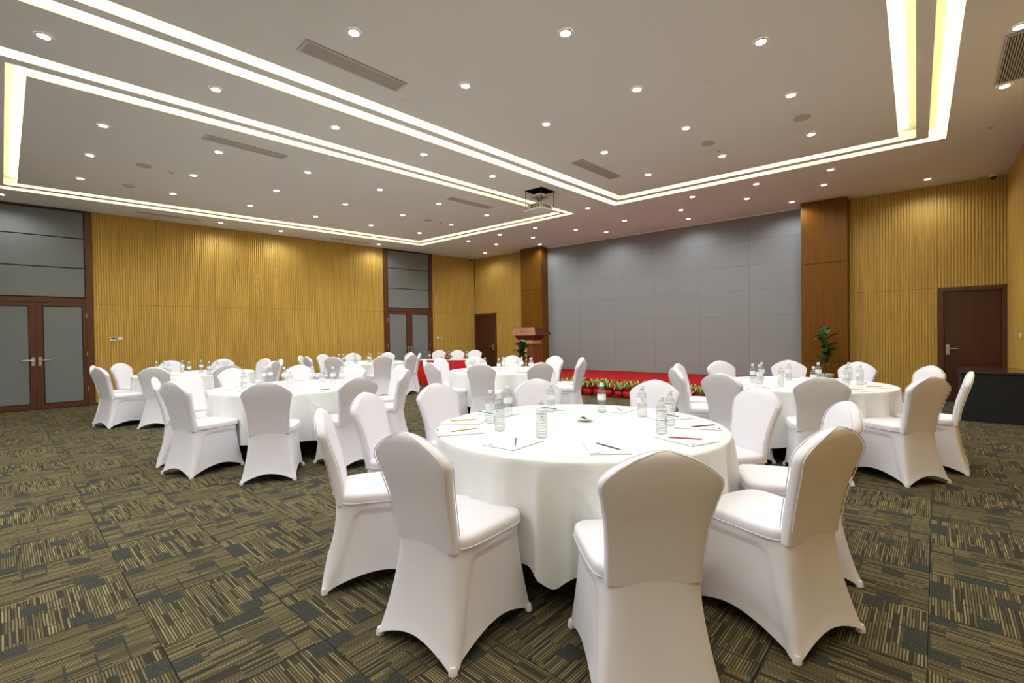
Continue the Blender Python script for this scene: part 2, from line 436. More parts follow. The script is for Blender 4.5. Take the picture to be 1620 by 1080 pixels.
for Q in (Q_R, Q_L):
    filled('ceiling_field', [Q[3]], H, M_ceil, cl)
    n = 4
    rib = MB(); rib.loft([[(*p, H) for p in Q[1]], [(*p, H) for p in Q[2]]])
    rib.obj('cove_rib', M_ceil, cl)
    for a, b, st in ((0, 1, 0), (2, 3, 3)):
        tro = MB(); hz = H+.13
        ra = [(*p, H) for p in Q[a]]; rb = [(*p, H) for p in Q[b]]
        ta = [(*p, hz) for p in Q[a]]; tb = [(*p, hz) for p in Q[b]]
        tro.loft([ra, ta, tb, rb])
        tro.obj('cove_trough', M_cove, cl)
        # light strip along the trough top, on the outer side of the outer slot and the inner side of the inner slot
        e0 = Q[st]; e1 = Q[b if st == a else a]
        f0, f1 = .06, .50
        s = MB(); s.loft([[(*Vector(p).lerp(Vector(q), f0), hz-.012) for p, q in zip(e0, e1)], [(*Vector(p).lerp(Vector(q), f1), hz-.012) for p, q in zip(e0, e1)],
                          [(*Vector(p).lerp(Vector(q), f1), hz-.004) for p, q in zip(e0, e1)], [(*Vector(p).lerp(Vector(q), f0), hz-.004) for p, q in zip(e0, e1)]])
        s.obj('cove_light_strip', M_strip, cl)
# dark well above the projector opening
hw = MB(); hw.loft([[(*p, H) for p in hole], [(*p, H+.28) for p in hole]], False, True); hw.obj('hatch_well', M_black, cl)

# ------------------------------------------------------------------ downlights
DL = [(0.32, 5.92), (2.2, 3.87), (3.52, 2.49), (4.9, 1.22), (6.3, -0.57), (7.71, -0.58), (1.65, 5.84), (3.49, 3.81), (4.87, 2.48), (6.24, 1.24), (0.94, 7.84), (3.0, 5.79), (4.84, 3.75), (6.24, 2.47), (7.66, 1.28), (0.95, 9.22), (2.21, 7.76), (3.48, 7.67), (4.35, 5.7), (6.2, 3.7), (7.62, 2.46), (0.97, 10.64), (2.23, 9.15), (2.24, 10.55), (3.5, 9.02), (4.81, 7.64), (5.75, 5.63), (7.59, 3.67), (9.56, 1.32), (9.49, 2.46), (10.45, 1.55), (11.43, 0.11), (10.38, 2.87), (11.33, 2.25), (9.44, 3.63), (10.26, 4.2), (11.19, 4.4), (8.65, 5.59), (10.23, 5.57), (10.18, 6.95), (11.02, 6.55), (9.25, 7.56), (10.12, 8.36), (11.01, 8.82), (6.16, 7.59), (4.83, 8.96), (3.52, 10.41), (4.84, 10.32), (3.55, 12.41), (4.87, 12.32), (6.16, 10.2), (6.16, 8.87), (7.52, 10.08), (7.52, 8.8), (7.5, 7.54), (9.15, 9.96), (9.19, 8.75), (10.06, 9.73), (10.85, 11.02), (7.56, 12.11), (0.07, 12.78)]
EXTRA = [(3.55, 1.2), (2.2, 2.5), (2.2, 1.2), (.85, 3.85), (.85, 2.5), (.85, 1.2), (-.5, 3.85), (-.5, 1.2), (-1.0, 5.9), (-2.0, 2.5), (-.9, 8.0), (-.9, 10.5), (-2.3, 8.0), (3.6, -.58), (1.2, -.6), (-1.8, -.6)] + [(u_, v_) for u_ in (-1.85,) for v_ in (.2, 1.5, 2.8, 4.1, 5.4, 6.7)] + [(-.9, 4.8), (-.4, 7.2)]  # closing row and pair added to fill camera-facing sides; others continue the grid
lampd = bpy.data.lights.new('downlight_lamp', 'SPOT'); lampd.energy = SPOT_W; lampd.color = (.88, .95, 1.0)
lampd.spot_size = math.radians(162); lampd.spot_blend = .6; lampd.shadow_soft_size = .045
dl0 = thing('downlight', 'x', 'downlight', (0, 0, H))
n = 24
MB().lathe([(.042, -.001), (.042, -.004), (.047, -.010), (.060, -.008), (.064, -.001)], n, cap0=False, cap1=False).obj('trim_ring', M_trim, dl0, smooth=True)
MB().lathe([(.0425, -.001), (.0425, -.005), (.025, -.0075), (.005, -.008)], n).obj('lens', M_lens, dl0, smooth=True)
lo = bpy.data.objects.new('lamp', lampd); C.objects.link(lo); lo.parent = dl0; lo.location = (0, 0, -.03)
def zone(p):
    x, y = p
    if y > 11.9: return 'in the ceiling strip against the left wall', 'left wall strip'
    if y > 6.25 and x < 8.7: return 'inside the left cove rectangle', 'left cove rectangle'
    if 5.2 < y < 6.25 and x < 8.8: return 'in the band between both cove rectangles', 'middle band'
    if y < -.2 and x < 8.7: return 'by the air grille at upper right', 'right edge'
    if x < 8.8: return 'inside the right cove rectangle', 'right cove rectangle'
    return 'in the ceiling before the stage wall', 'stage side ceiling'
ORD = ['leftmost', 'second from left', 'third from left', 'fourth from left', 'fifth from left', 'sixth from left', 'seventh from left', 'eighth from left', 'ninth from left', 'tenth from left', 'eleventh from left', 'twelfth from left', 'thirteenth from left', 'fourteenth from left', 'fifteenth from left', 'sixteenth from left', 'seventeenth from left', 'eighteenth from left', 'nineteenth from left', 'twentieth from left', 'twenty-first from left']
zs = {}
for p in DL: zs.setdefault(zone(p), []).append(p)
first = True
for (zn, zg), L in zs.items():
    L.sort(key=lambda p: px_x((p[0], p[1], H)))
    for k, p in enumerate(L):
        lab = 'lit downlight %s, %s' % (zn, ORD[k])
        if first: dl0.location = (p[0], p[1], H); dl0['label'] = lab; dl0['group'] = 'downlights in the ' + zg; first = False
        else: dup(dl0, (p[0], p[1], H), 0, lab, 'downlights in the ' + zg)
for p in EXTRA: dup(dl0, (p[0], p[1], H), 0, 'round lit downlight added out of frame near the camera', 'downlights out of frame')

# ------------------------------------------------------------------ ceiling fittings
def vent(c, w, h, rz, label, ns=12):
    v = thing('ceiling_grille', label, 'air vent', (c[0], c[1], H), rz, 'linear air grilles in the ceiling')
    MB().box(-w/2, w/2, -h/2, h/2, -.004, -.001).obj('backing', M_ventd, v)
    f = MB(); e = .018
    f.box(-w/2, w/2, -h/2, -h/2+e, -.012, -.001).box(-w/2, w/2, h/2-e, h/2, -.012, -.001).box(-w/2, -w/2+e*1.6, -h/2+e, h/2-e, -.012, -.001).box(w/2-e*1.6, w/2, -h/2+e, h/2-e, -.012, -.001)
    f.obj('frame', M_vent, v)
    me = MB().box(-w/2+e*1.6, w/2-e*1.6, -.0045, .0045, -.011, -.004).mesh('slat', M_vent)
    for i in range(ns):
        link('slat', me, v, (0, -h/2+e+(h-2*e)*(i+.5)/ns, 0))
vent((2.49, 4.36), 1.08, .22, -.03, 'long slatted ceiling grille at the top left inside the right cove rectangle')
vent((2.44, 7.29), 1.06, .19, -.02, 'long slatted ceiling grille inside the left cove rectangle, nearer one', 10)
vent((6.76, 4.18), 1.14, .21, -.04, 'slatted ceiling grille inside the right cove rectangle near its far left corner', 10)
vent((6.61, 7.10), 1.10, .18, -.06, 'slatted ceiling grille inside the left cove rectangle, far one beyond the projector', 8)
vent((7.0, -.61), 1.20, .24, 0, 'slatted ceiling grille at the upper right picture edge', 10)
vent((2.57, 12.53), 1.10, .14, -.107, 'slatted ceiling grille beside the yellow wall, nearer the left double doors', 6)
vent((6.72, 12.23), 1.12, .14, -.107, 'slatted ceiling grille beside the yellow wall, nearer the far double doors', 6)
def speaker(x, y, r, label):
    s = thing('ceiling_speaker', label, 'speaker', (x, y, H), 0, 'round ceiling speakers')
    MB().lathe([(r, -.001), (r, -.008), (r-.012, -.012)], 28, cap1=False).obj('rim', M_vent, s, smooth=True)
    MB().lathe([(r-.012, -.0115), (r*.5, -.013), (.005, -.013)], 28, cap0=False).obj('speaker_grille', M_spk, s, smooth=True)
speaker(1.58, 9.19, .10, 'round beige ceiling speaker at the left, beside a small square detector')
speaker(1.6, 10.57, .09, 'round beige ceiling speaker at the far left, below the nearer one')
speaker(6.84, 8.84, .10, 'round beige ceiling speaker inside the left cove rectangle before the far doors')
speaker(6.96, 2.44, .10, 'round beige ceiling speaker inside the right cove rectangle, left one')
speaker(6.99, 1.27, .10, 'round beige ceiling speaker inside the right cove rectangle, right one')
def detector(x, y, label, r=.04):
    s = thing('ceiling_detector', label, 'detector', (x, y, H), 0, 'small ceiling detectors')
    MB().bbox(-r, r, -r, r, -.008, -.0005, .002).obj('base_plate', M_trim, s)
    MB().lathe([(r*.7, -.008), (r*.6, -.022), (r*.2, -.026)], 16).obj('sensor', M_spk, s, smooth=True)
detector(1.94, 9.23, 'small square ceiling detector right of the left round speaker')
detector(7.2, 8.82, 'small ceiling detector beside the far round speaker')
detector(9.12, -.55, 'small flat ceiling detector near the right wall')
detector(7.35, 2.42, 'tiny ceiling detector beyond the left one of the two right speakers', .03)
def sprinkler(x, y, label):
    s = thing('sprinkler_cap', label, 'sprinkler', (x, y, H), 0, 'sprinkler caps')
    MB().lathe([(.042, -.001), (.042, -.004), (.036, -.007), (.01, -.008)], 20).obj('cap', M_ceil, s, smooth=True)
sprinkler(5.3, 1.85, 'flush round sprinkler cap near the second downlight from top right')
sprinkler(3.25, 4.55, 'flush round sprinkler cap right of the long top grille')
def dome(x, y, label):
    s = thing('dome_camera', label, 'camera', (x, y, H), 0, 'dome cameras in the ceiling corners')
    MB().lathe([(.055, -.001), (.055, -.05), (.045, -.055)], 20).obj('housing', M_white, s, smooth=True)
    MB().lathe([(.042, -.055), (.040, -.075), (.028, -.095), (.008, -.102)], 20).obj('dome', M_lcd, s, smooth=True)
dome(11.2, 12.05, 'small dome camera in the far left ceiling corner')
dome(11.9, -.75, 'small dome camera at the ceiling above the right brown door')

# projector on its lift
pl = thing('projector_lift', 'open metal projector lift hanging from the square ceiling hatch', 'projector lift', (7.0, 5.60, H), 0)
r_ = MB()
for x, y in ((-.19, .19), (.19, .19), (.19, -.19), (-.19, -.19)): r_.tube([(x, y, .1), (x, y, -.36)], .006, 6)
r_.obj('hanging_rods', M_black, pl)
MB().bbox(-.15, .15, -.15, .15, -.12, -.08, .01).obj('upper_carriage', M_proj, pl)
ar = MB(); ar.tube([(-.1, .0, -.12), (.0, .0, -.18), (-.05, .0, -.25)], .008, 6).tube([(0, -.1, -.12), (0, 0, -.18), (0, -.05, -.25)], .008, 6).tube([(-.12, -.12, .05), (-.05, -.1, -.05)], .012, 6).tube([(.1, .1, .1), (.04, .05, -.07)], .012, 6)
ar.obj('scissor_arm', M_black, pl, smooth=True)
MB().bbox(-.22, .22, -.22, .22, -.385, -.365, .005).obj('bottom_plate', M_white, pl)
pj = thing('projector', 'pale grey projector standing on the lift plate under the ceiling hatch', 'projector', (7.0, 5.60, H-.364), 0)
MB().bbox(-.18, .18, -.17, .17, 0.002, .11, .012).obj('body', M_proj, pj)
g = MB()
for i in range(7): g.box(-.183, -.179, -.12+i*.034, -.103+i*.034, .025, .09)
for i in range(7): g.box(-.12+i*.034, -.103+i*.034, -.173, -.169, .025, .09)
g.obj('vent_slots', M_ventd, pj)
MB().lathe([(.04, 0), (.04, .03), (.03, .035)], 20).obj('lens', M_lcd, pj, smooth=True, loc=(.19, .08, .055)).rotation_euler = (0, PI/2, 0)

# wall controls (x along the wall)
def control(wall, A, x, z, kind, label):
    s = thing('thermostat' if kind else 'wall_switch', label, 'thermostat' if kind else 'switch', (0, 0, 0), wall.rotation_euler.z)
    d = Vector((math.cos(wall.rotation_euler.z), math.sin(wall.rotation_euler.z)))
    nn = Vector((d.y, -d.x)); P = A + d*x + nn*.023
    s.location = (P.x, P.y, z)
    if kind:
        MB().bbox(-.05, .05, -.02, 0, -.045, .045, .004).obj('body', M_white, s)
        MB().box(-.038, .038, -.0215, -.019, .002, .034).obj('display', M_lcd, s)
        MB().box(-.036, .036, -.0212, -.019, -.032, -.012).obj('buttons', M_vent, s)
    else:
        MB().bbox(-.037, .037, -.012, 0, -.037, .037, .004).obj('plate', M_white, s)
        MB().bbox(-.024, .024, -.016, -.011, -.024, .026, .002).obj('rocker', M_white, s)
control(wl, L0, 1.62, 1.40, 1, 'white thermostat with dark display on the yellow wall by the left double doors')
control(wl, L0, 1.74, 1.415, 0, 'white square switch beside the left thermostat')
control(wl, L0, 9.88, 1.33, 0, 'white switch on the yellow wall right of the far double doors')
control(wl, L0, 10.06, 1.32, 1, 'white thermostat right of the far double doors')
control(wr, S1, 1.6, 1.25, 0, 'white switch on the right wall above the black table')

# ------------------------------------------------------------------ stage
stg = thing('stage', 'low stage platform with red carpet top before the grey wall', 'stage', (0, 0, 0))
A_, B_ = (9.10, 9.0), (9.28, 2.35)
nrm = (Vector(B_)-Vector(A_)).normalized()
C_, D_ = (11.93-.05, 2.35), (11.62-.05, 9.0)
MB().loft([[(*p, 0) for p in (A_, B_, C_, D_)], [(*p, .30) for p in (A_, B_, C_, D_)]], True, True).obj('platform', M_black, stg)
def ins(p, q, t): return tuple(Vector(p).lerp(Vector(q), t))
MB().loft([[(p[0]-(.01 if k < 2 else 0), p[1], z) for k, p in enumerate((A_, B_, C_, D_))] for z in (.301, .325)], True, True).obj('carpet_top', M_red, stg)
sk = MB(); ns = 150; a = []; b = []
for i in range(ns+1):
    t = i/ns; P = Vector(A_).lerp(Vector(B_), t); o = .012+.010*math.sin(i*1.57)
    a.append((P.x-.004-o*.3, P.y, .30)); b.append((P.x-.012-o*1.4, P.y, .005))
sk.loft([a, b], closed=False); sk.obj('stage_skirt', M_redsat, stg, smooth=60)

# red wrapped pots with green plants
def leaf(mb, base, az, ln, wd, rise, droop, curl=.25):
    """one arching strap leaf"""
    pts = []; k = 6
    for i in range(k+1):
        t = i/k; r = ln*t*(1-.15*t); z = rise*math.sin(t*1.9)/1.0 - droop*t*t
        c = Vector((base[0]+r*math.cos(az), base[1]+r*math.sin(az), base[2]+z)); wv = wd*math.sin(PI*min(.97, .08+t*.92))**.7
        s = Vector((-math.sin(az), math.cos(az), 0))
        pts.append((c - s*wv, c - Vector((0, 0, wv*curl)), c + s*wv))
    n0 = len(mb.v)
    for p in pts: mb.v += [tuple(q) for q in p]
    for i in range(k):
        for j in range(2):
            o = n0+i*3+j; mb.f.append((o, o+1, o+4, o+3))
def pot_thing(label):
    t = thing('wrapped_pot_plant', label, 'potted plant', (0, 0, 0), 0, 'red wrapped pot plants along the stage front')
    rg = []
    for r, z in ((.075, 0), (.100, .03), (.118, .09), (.108, .135), (.092, .150), (.115, .175), (.135, .20)):
        rg.append([((r+(.008+.07*max(0, z-.12))*math.cos(9*a_+z*25)+.006*math.sin(4*a_+z*9))*math.cos(a_), (r+(.008+.07*max(0, z-.12))*math.cos(9*a_+z*25)+.006*math.sin(4*a_+z*9))*math.sin(a_), z) for a_ in [2*PI*i/40 for i in range(40)]])
    MB().loft(rg, True, False).obj('red_wrap', M_redwrap, t, smooth=True)
    MB().lathe([(.098, .16), (.01, .165)], 20, cap0=False).obj('soil', M_soil, t)
    f = MB(); rd = random.Random(3)
    for i in range(26):
        leaf(f, (rd.uniform(-.03, .03), rd.uniform(-.03, .03), .16), i*2.4+rd.uniform(-.3, .3), rd.uniform(.15, .25), rd.uniform(.012, .020), rd.uniform(.13, .26), rd.uniform(.03, .13))
    f.obj('foliage', M_leafl, t, smooth=True)
    return t
pp = None; NP = 18
for i in range(NP):
    v = 6.75 - i*.245; u = 8.86 + (6.75-v)*.027 + (.02 if i % 2 else -.02)
    lab = 'red wrapped pot with arching green leaves before the stage, %s' % ('leftmost of the row' if i == 0 else ORD[i] + ' in the row')
    if pp is None: pp = pot_thing(lab); pp.location = (u, v, 0)
    else:
        q = dup(pp, (u, v, 0), random.uniform(0, 6), lab); s = random.uniform(.92, 1.1); q.scale = (s, s, s)

# big plants
def big_plant(loc, label, pot_h, pot_r, top, potm, seed, lean=(0, 0), nl=22, spread=.16):
    t = thing('potted_plant', label, 'plant', loc)
    MB().lathe([(pot_r*.75, 0), (pot_r*.9, pot_h*.5), (pot_r, pot_h-.03), (pot_r*1.07, pot_h-.03), (pot_r*1.07, pot_h), (pot_r*.93, pot_h), (pot_r*.9, pot_h-.03), (.01, pot_h-.025)], 28).obj('pot', potm, t, smooth=40)
    rd = random.Random(seed); st = MB(); lst = []
    for k in range(5):
        a = rd.uniform(0, 6.28); rr = rd.uniform(.02, .07); hh = (top-pot_h)*rd.uniform(.6, .92)
        P = [Vector((0, 0, pot_h-.04)) + Vector((math.cos(a)*rr*s*s*1.5+lean[0]*s, math.sin(a)*rr*s*s*1.5+lean[1]*s, hh*s)) for s in (0, .35, .7, 1)]
        st.tube(P, .007, 6); lst.append(P)
    st.obj('stems', M_leafd, t, smooth=True)
    for k in range(nl):
        P = lst[k % 5]; s = rd.uniform(.3, 1.0); q = P[0].lerp(P[3], s)
        mb = MB(); ln = rd.uniform(.17, .27)
        leaf(mb, (0, 0, 0), 0, ln, ln*.27, rd.uniform(.03, .12), rd.uniform(0, .08), .35)
        o = mb.obj('leaf', M_leafd, t, smooth=True); o.location = q; o.rotation_euler = (0, rd.uniform(-.9, .3), rd.uniform(0, 6.28))
    return t
big_plant((11.15, 1.66, 0), 'tall leafy green plant in white pot before the right brown pillar', .50, .15, 1.50, M_pot, 5, nl=26)
big_plant((8.84, 7.68, 0), 'dark green leafy plant in grey pot beside the lectern', .52, .15, 1.36, M_potg, 11, nl=50)

# lectern
lec = thing('lectern', 'red-brown wooden lectern with pale copper name plate on the stage', 'lectern', (9.98, 8.42, .326), 0)
def trap(rings, name, m, **k): return MB().loft(rings, True, True).obj(name, m, lec, **k)
def rect(x0, x1, y0, y1, z): return [(x0, y0, z), (x1, y0, z), (x1, y1, z), (x0, y1, z)]
trap([rect(-.20, .22, -.30, .30, 0), rect(-.20, .22, -.30, .30, .07)], 'base', M_lect)
trap([rect(-.15, .18, -.25, .25, .07), rect(-.15, .18, -.25, .25, .80)], 'column', M_lectb)
trap([rect(-.165, .195, -.265, .265, .80), rect(-.165, .195, -.265, .265, .82)], 'moulding', M_lectp)
trap([rect(-.155, .185, -.255, .255, .82), rect(-.155, .185, -.255, .255, .90)], 'neck_band', M_tan)
trap([rect(-.158, -.150, -.04, .04, .08), rect(-.158, -.150, -.04, .04, .80)], 'inlay_stripe', M_tan)
trap([rect(-.16, .20, -.27, .27, .90), rect(-.21, .28, -.34, .34, 1.0), rect(-.21, .30, -.36, .36, 1.03)], 'corbel', M_lect)
top = MB(); sec = [(-.25, 1.03), (.40, 1.03), (.44, 1.06), (.43, 1.10), (.30, 1.17), (-.19, 1.245), (-.25, 1.235)]
top.loft([[(x, -.42, z) for x, z in sec], [(x, .42, z) for x, z in sec]], True, True); top.obj('desk_top', M_lect, lec)
pt = MB().loft([[(-.262, -.425, 1.035), (-.25, -.425, 1.035), (-.25, .425, 1.035), (-.262, .425, 1.035)], [(-.256, -.40, 1.235), (-.244, -.40, 1.235), (-.244, .40, 1.235), (-.256, .40, 1.235)]], True, True)
plate = pt.obj('name_plate', M_lectp, lec)
tx = MB(); rd = random.Random(4)
def word(y, z, n_, h_, w_):   # runs toward -y as read from the front
    for i in range(n_):
        if i in (6, 10) and n_ > 8: continue
        yy = y - i*w_*1.35
        tx.box(-.2650, -.2575, yy-w_*.2, yy, z, z+h_)
        if i % 2: tx.box(-.2650, -.2575, yy-w_, yy-w_*.2, z+h_*(.4 if i % 3 else .8), z+h_*(.6 if i % 3 else 1.0))
        else: tx.box(-.2650, -.2575, yy-w_, yy-w_*.8, z, z+h_)
word(.10, 1.090, 15, .018, .017); word(.03, 1.055, 10, .013, .014)
for i in range(4): tx.box(-.2650, -.2575, .33-i*.055, .342-i*.055, 1.072, 1.086)
tx.add([(-.262, .27, 1.13), (-.262, .25, 1.165), (-.262, .23, 1.13), (-.262, .25, 1.14)], [(0,3,1), (1,3,2)])
tx.obj('dark_lettering', M_ink, plate)
tx = MB(); word(.11, 1.130, 13, .035, .024); tx.obj('red_lettering', M_inkr, plate)

# ------------------------------------------------------------------ black table at the right door
bt = thing('black_draped_table', 'black draped side table with glossy dark top by the right door', 'table', (0, 0, 0))
MB().bbox(9.60, 10.75, -1.0, -.27, 0.002, .70, .006).obj('black_drape', M_blackc, bt)
MB().bbox(9.58, 10.77, -1.01, -.25, .70, .735, .008).obj('table_top', M_gloss, bt)

# ------------------------------------------------------------------ chairs
def sgnp(c, p): return math.copysign(abs(c)**p, c)
def sell(hx, hy, n, k, cx=0, cy=0, z=0, e=2.0):
    return [(cx+hx*sgnp(math.cos(2*PI*i/k), 2/e), cy+hy*sgnp(math.sin(2*PI*i/k), 2/e), z) for i in range(k)]
def make_chair():
    t = thing('banquet_chair', 'x', 'chair')
    # back
    lv = [(.436, .178, -.2095, .050), (.46, .178, -.2105, .053), (.50, .179, -.216, .057), (.56, .180, -.224, .059), (.64, .185, -.240, .06), (.70, .194, -.257, .06), (.75, .204, -.271, .06), (.785, .213, -.281, .06),
          (.810, .2185, -.288, .06), (.828, .215, -.293, .060), (.845, .202, -.297, .060), (.862, .183, -.301, .059), (.878, .161, -.305, .058), (.892, .138, -.309, .056), (.904, .115, -.312, .052), (.914, .092, -.315, .046), (.922, .068, -.317, .040), (.929, .045, -.319, .031), (.934, .024, -.320, .020), (.936, .008, -.321, .012)]
    rg = []
    for z, hw_, cx, th in lv:
        rg.append(sell(th/2, hw_, 0, 44, cx, 0, z, 5.0))
    MB().loft(rg, True, True).obj('backrest_cover', M_chair, t, smooth=60)
    pip = MB()      # sewn edges of the back, front and rear
    for sx_ in (-1, 1):
        P = [(cx+sx_*th*.47, hw_*.965, z) for z, hw_, cx, th in lv[2:]]
        pip.tube(P+[(x, -y, z) for x, y, z in P[::-1]], .0022, 5)
    pip.obj('seam_piping', M_chair, t, smooth=True)
    # seat
    rg = []
    for z, s in ((.444, 1.0), (.450, 1.012), (.478, 1.012), (.488, .995), (.494, .965), (.499, .88), (.502, .6), (.503, .2)):
        rg.append([(.012+(p[0])*s, p[1]*s*(.93+.07*(p[0]+.22)/.44), z) for p in sell(.222, .222, 0, 56, 0, 0, 0, 6.0)])
    MB().loft(rg, True, True).obj('seat_cover', M_chair, t, smooth=60)
    # skirt
    k = 128; rg = []; NL = 26
    for j in range(NL):
        tt = j/(NL-1); fl_ = tt**1.7
        ring = []
        for i in range(k):
            a = 2*PI*(i+.5)/k; c, s = math.cos(a), math.sin(a); mx = max(abs(c), abs(s)); px, py = c/mx, s/mx
            cor = min(abs(px), abs(py))
            rd_ = 1-.10*cor**4*(1-tt*.55)              # rounded corners, sharper towards the feet
            x0 = .214 if px > 0 else .236; x1 = .262 if px > 0 else .318
            hx = x0+(x1-x0)*fl_
            wt = (.214 if px > 0 else .214-.028*abs(px)); w1 = .246
            hy = wt+(w1-wt)*fl_
            bow = .022*tt*(1-cor**2)
            X = px*hx*rd_; Y = py*hy*rd_
            if abs(px) >= abs(py): X -= math.copysign(bow, px)
            else:
                Y -= math.copysign(bow*.8, py)
                e1 = max(0, (.24-tt)/.13); e2 = max(0, (-.36-.30*tt-px)/.20+.0); q = max(0, min(1, (1-math.hypot(e1, e2))/.35)); Y -= math.copysign(.011*q*q*(3-2*q), py)
            zb = .082*(1-cor**1.8)
            z = .452+(zb-.452)*tt
            if tt > .93: X *= 1.008; Y *= 1.008
            ring.append((X, Y, z))
        rg.append(ring)
    MB().loft(rg[::-1], False, True).obj('skirt_cover', M_chair, t, smooth=60)
    sp = MB(); ring = [(.012+p[0]*1.014, p[1]*1.014*(.93+.07*(p[0]+.22)/.44), .450) for p in sell(.222, .222, 0, 56, 0, 0, 0, 6.0)]
    sp.tube([q_ for q_ in ring if q_[0] > -.20 and q_[1] >= -.001][::-1]+[q_ for q_ in ring if q_[0] > -.20 and q_[1] < -.001][::-1], .0026, 5)
    sp.obj('seat_piping', M_chair, t, smooth=True)
    for sx, sy in ((1, 1), (1, -1), (-1, 1), (-1, -1)):
        cx, cy = (.238 if sx > 0 else -.291), sy*.222
        MB().lathe([(.015, .0), (.019, .003), (.018, .022), (.012, .034)], 12, (cx, cy, 0)).obj('foot_pocket', M_chair, t, smooth=True)
    return t
chair0 = make_chair(); chair0.scale = (1.015, 1.015, 1.015); used = [False]
TABLES = {
 'T1': ((2.6, 1.78), 'large front round table'),
 'T2': ((2.52, 6.04), 'middle left round table'),
 'T3': ((2.44, 10.1), 'far left round table'),
 'T4': ((6.1, 10.5), 'round table before far doors'),
 'T5': ((6.0, 5.70), 'round table before the lectern'),
 'T6': ((6.26, 1.21), 'right-hand round table')}
CH = {
 'T2': [(-121.2, 1.64), (-161.5, 1.46), (167, 1.42), (130.5, 1.40), (102.5, 1.38), (64.5, 1.36), (29, 1.34), (-12, 1.42), (-50.5, 1.45), (-90.5, 1.62)],
 'T3': [(165, 1.44), (-163, 1.48), (132, 1.42), (94, 1.40), (56, 1.38), (-125.5, 1.48), (-86.5, 1.5), (17.5, 1.42), (-13, 1.42), (-47, 1.44)],
 'T4': [(143, 1.50), (177, 1.42), (110, 1.36), (-148, 1.42), (73, 1.36), (33, 1.36), (-104, 1.42), (-70, 1.40), (-42, 1.36), (-2, 1.34)],
 'T5': [(-149, 1.46), (-113, 1.46), (-75, 1.5), (-44, 1.44), (-7, 1.36), (34.5, 1.34), (68, 1.34), (105, 1.36), (138, 1.36), (173, 1.46)],
 'T6': [(164, 1.46), (-161.5, 1.46), (-126, 1.46), (-92, 1.46), (-57, 1.40), (-20, 1.34), (15, 1.34), (56, 1.34), (97, 1.36), (131, 1.42)]}
T1_TOPS = [(1.14, 1.65), (1.52, .69), (2.36, .31), (3.25, .37), (3.76, .96), (3.84, 1.81), (3.36, 2.75), (2.53, 3.20), (1.80, 3.11), (1.22, 2.60)]
T1_TURN = {0: .02, 1: 0, 2: -.22, 3: .0, 9: .0}
OR5 = ['nearest', 'second', 'third', 'fourth', 'farthest']
def place(P, ang, label, group):
    """P back-top position, ang = facing direction"""
    loc = (P[0]+.326*math.cos(ang), P[1]+.326*math.sin(ang), 0)
    if not used[0]:
        used[0] = True; chair0.location = loc; chair0.rotation_euler = (0, 0, ang); chair0['label'] = label; chair0['group'] = group
    else: dup(chair0, loc, ang, label, group)
for key, (c, nm) in TABLES.items():
    L = []
    if key == 'T1': L = [(P, math.atan2(c[1]-P[1], c[0]-P[0])+T1_TURN.get(i, 0)) for i, P in enumerate(T1_TOPS)]
    else: L = [((c[0]+r*math.cos(math.radians(a)), c[1]+r*math.sin(math.radians(a))), math.radians(a)+PI) for a, r in CH[key]]
    tocam = math.atan2(-c[1], -c[0]); sides = {1: [], -1: []}
    for P, a in L:
        phi = math.atan2(P[1]-c[1], P[0]-c[0])-tocam; phi = (phi+PI) % (2*PI)-PI
        sides[1 if phi > 0 else -1].append((abs(phi), P, a))
    for sd, lst in sides.items():
        lst.sort(key=lambda q: q[0])
        for k, (ph, P, a) in enumerate(lst):
            side = 'right' if sd > 0 else 'left'
            look = 'back-turned' if ph < PI*.42 else ('side-on' if ph < PI*.6 else 'front-facing')
            od = OR5[k] if k < len(lst)-1 else 'farthest'
            place(P, a, 'white %s covered chair, %s on %s side of the %s' % (look, od, side, nm), 'covered chairs around the ' + nm)

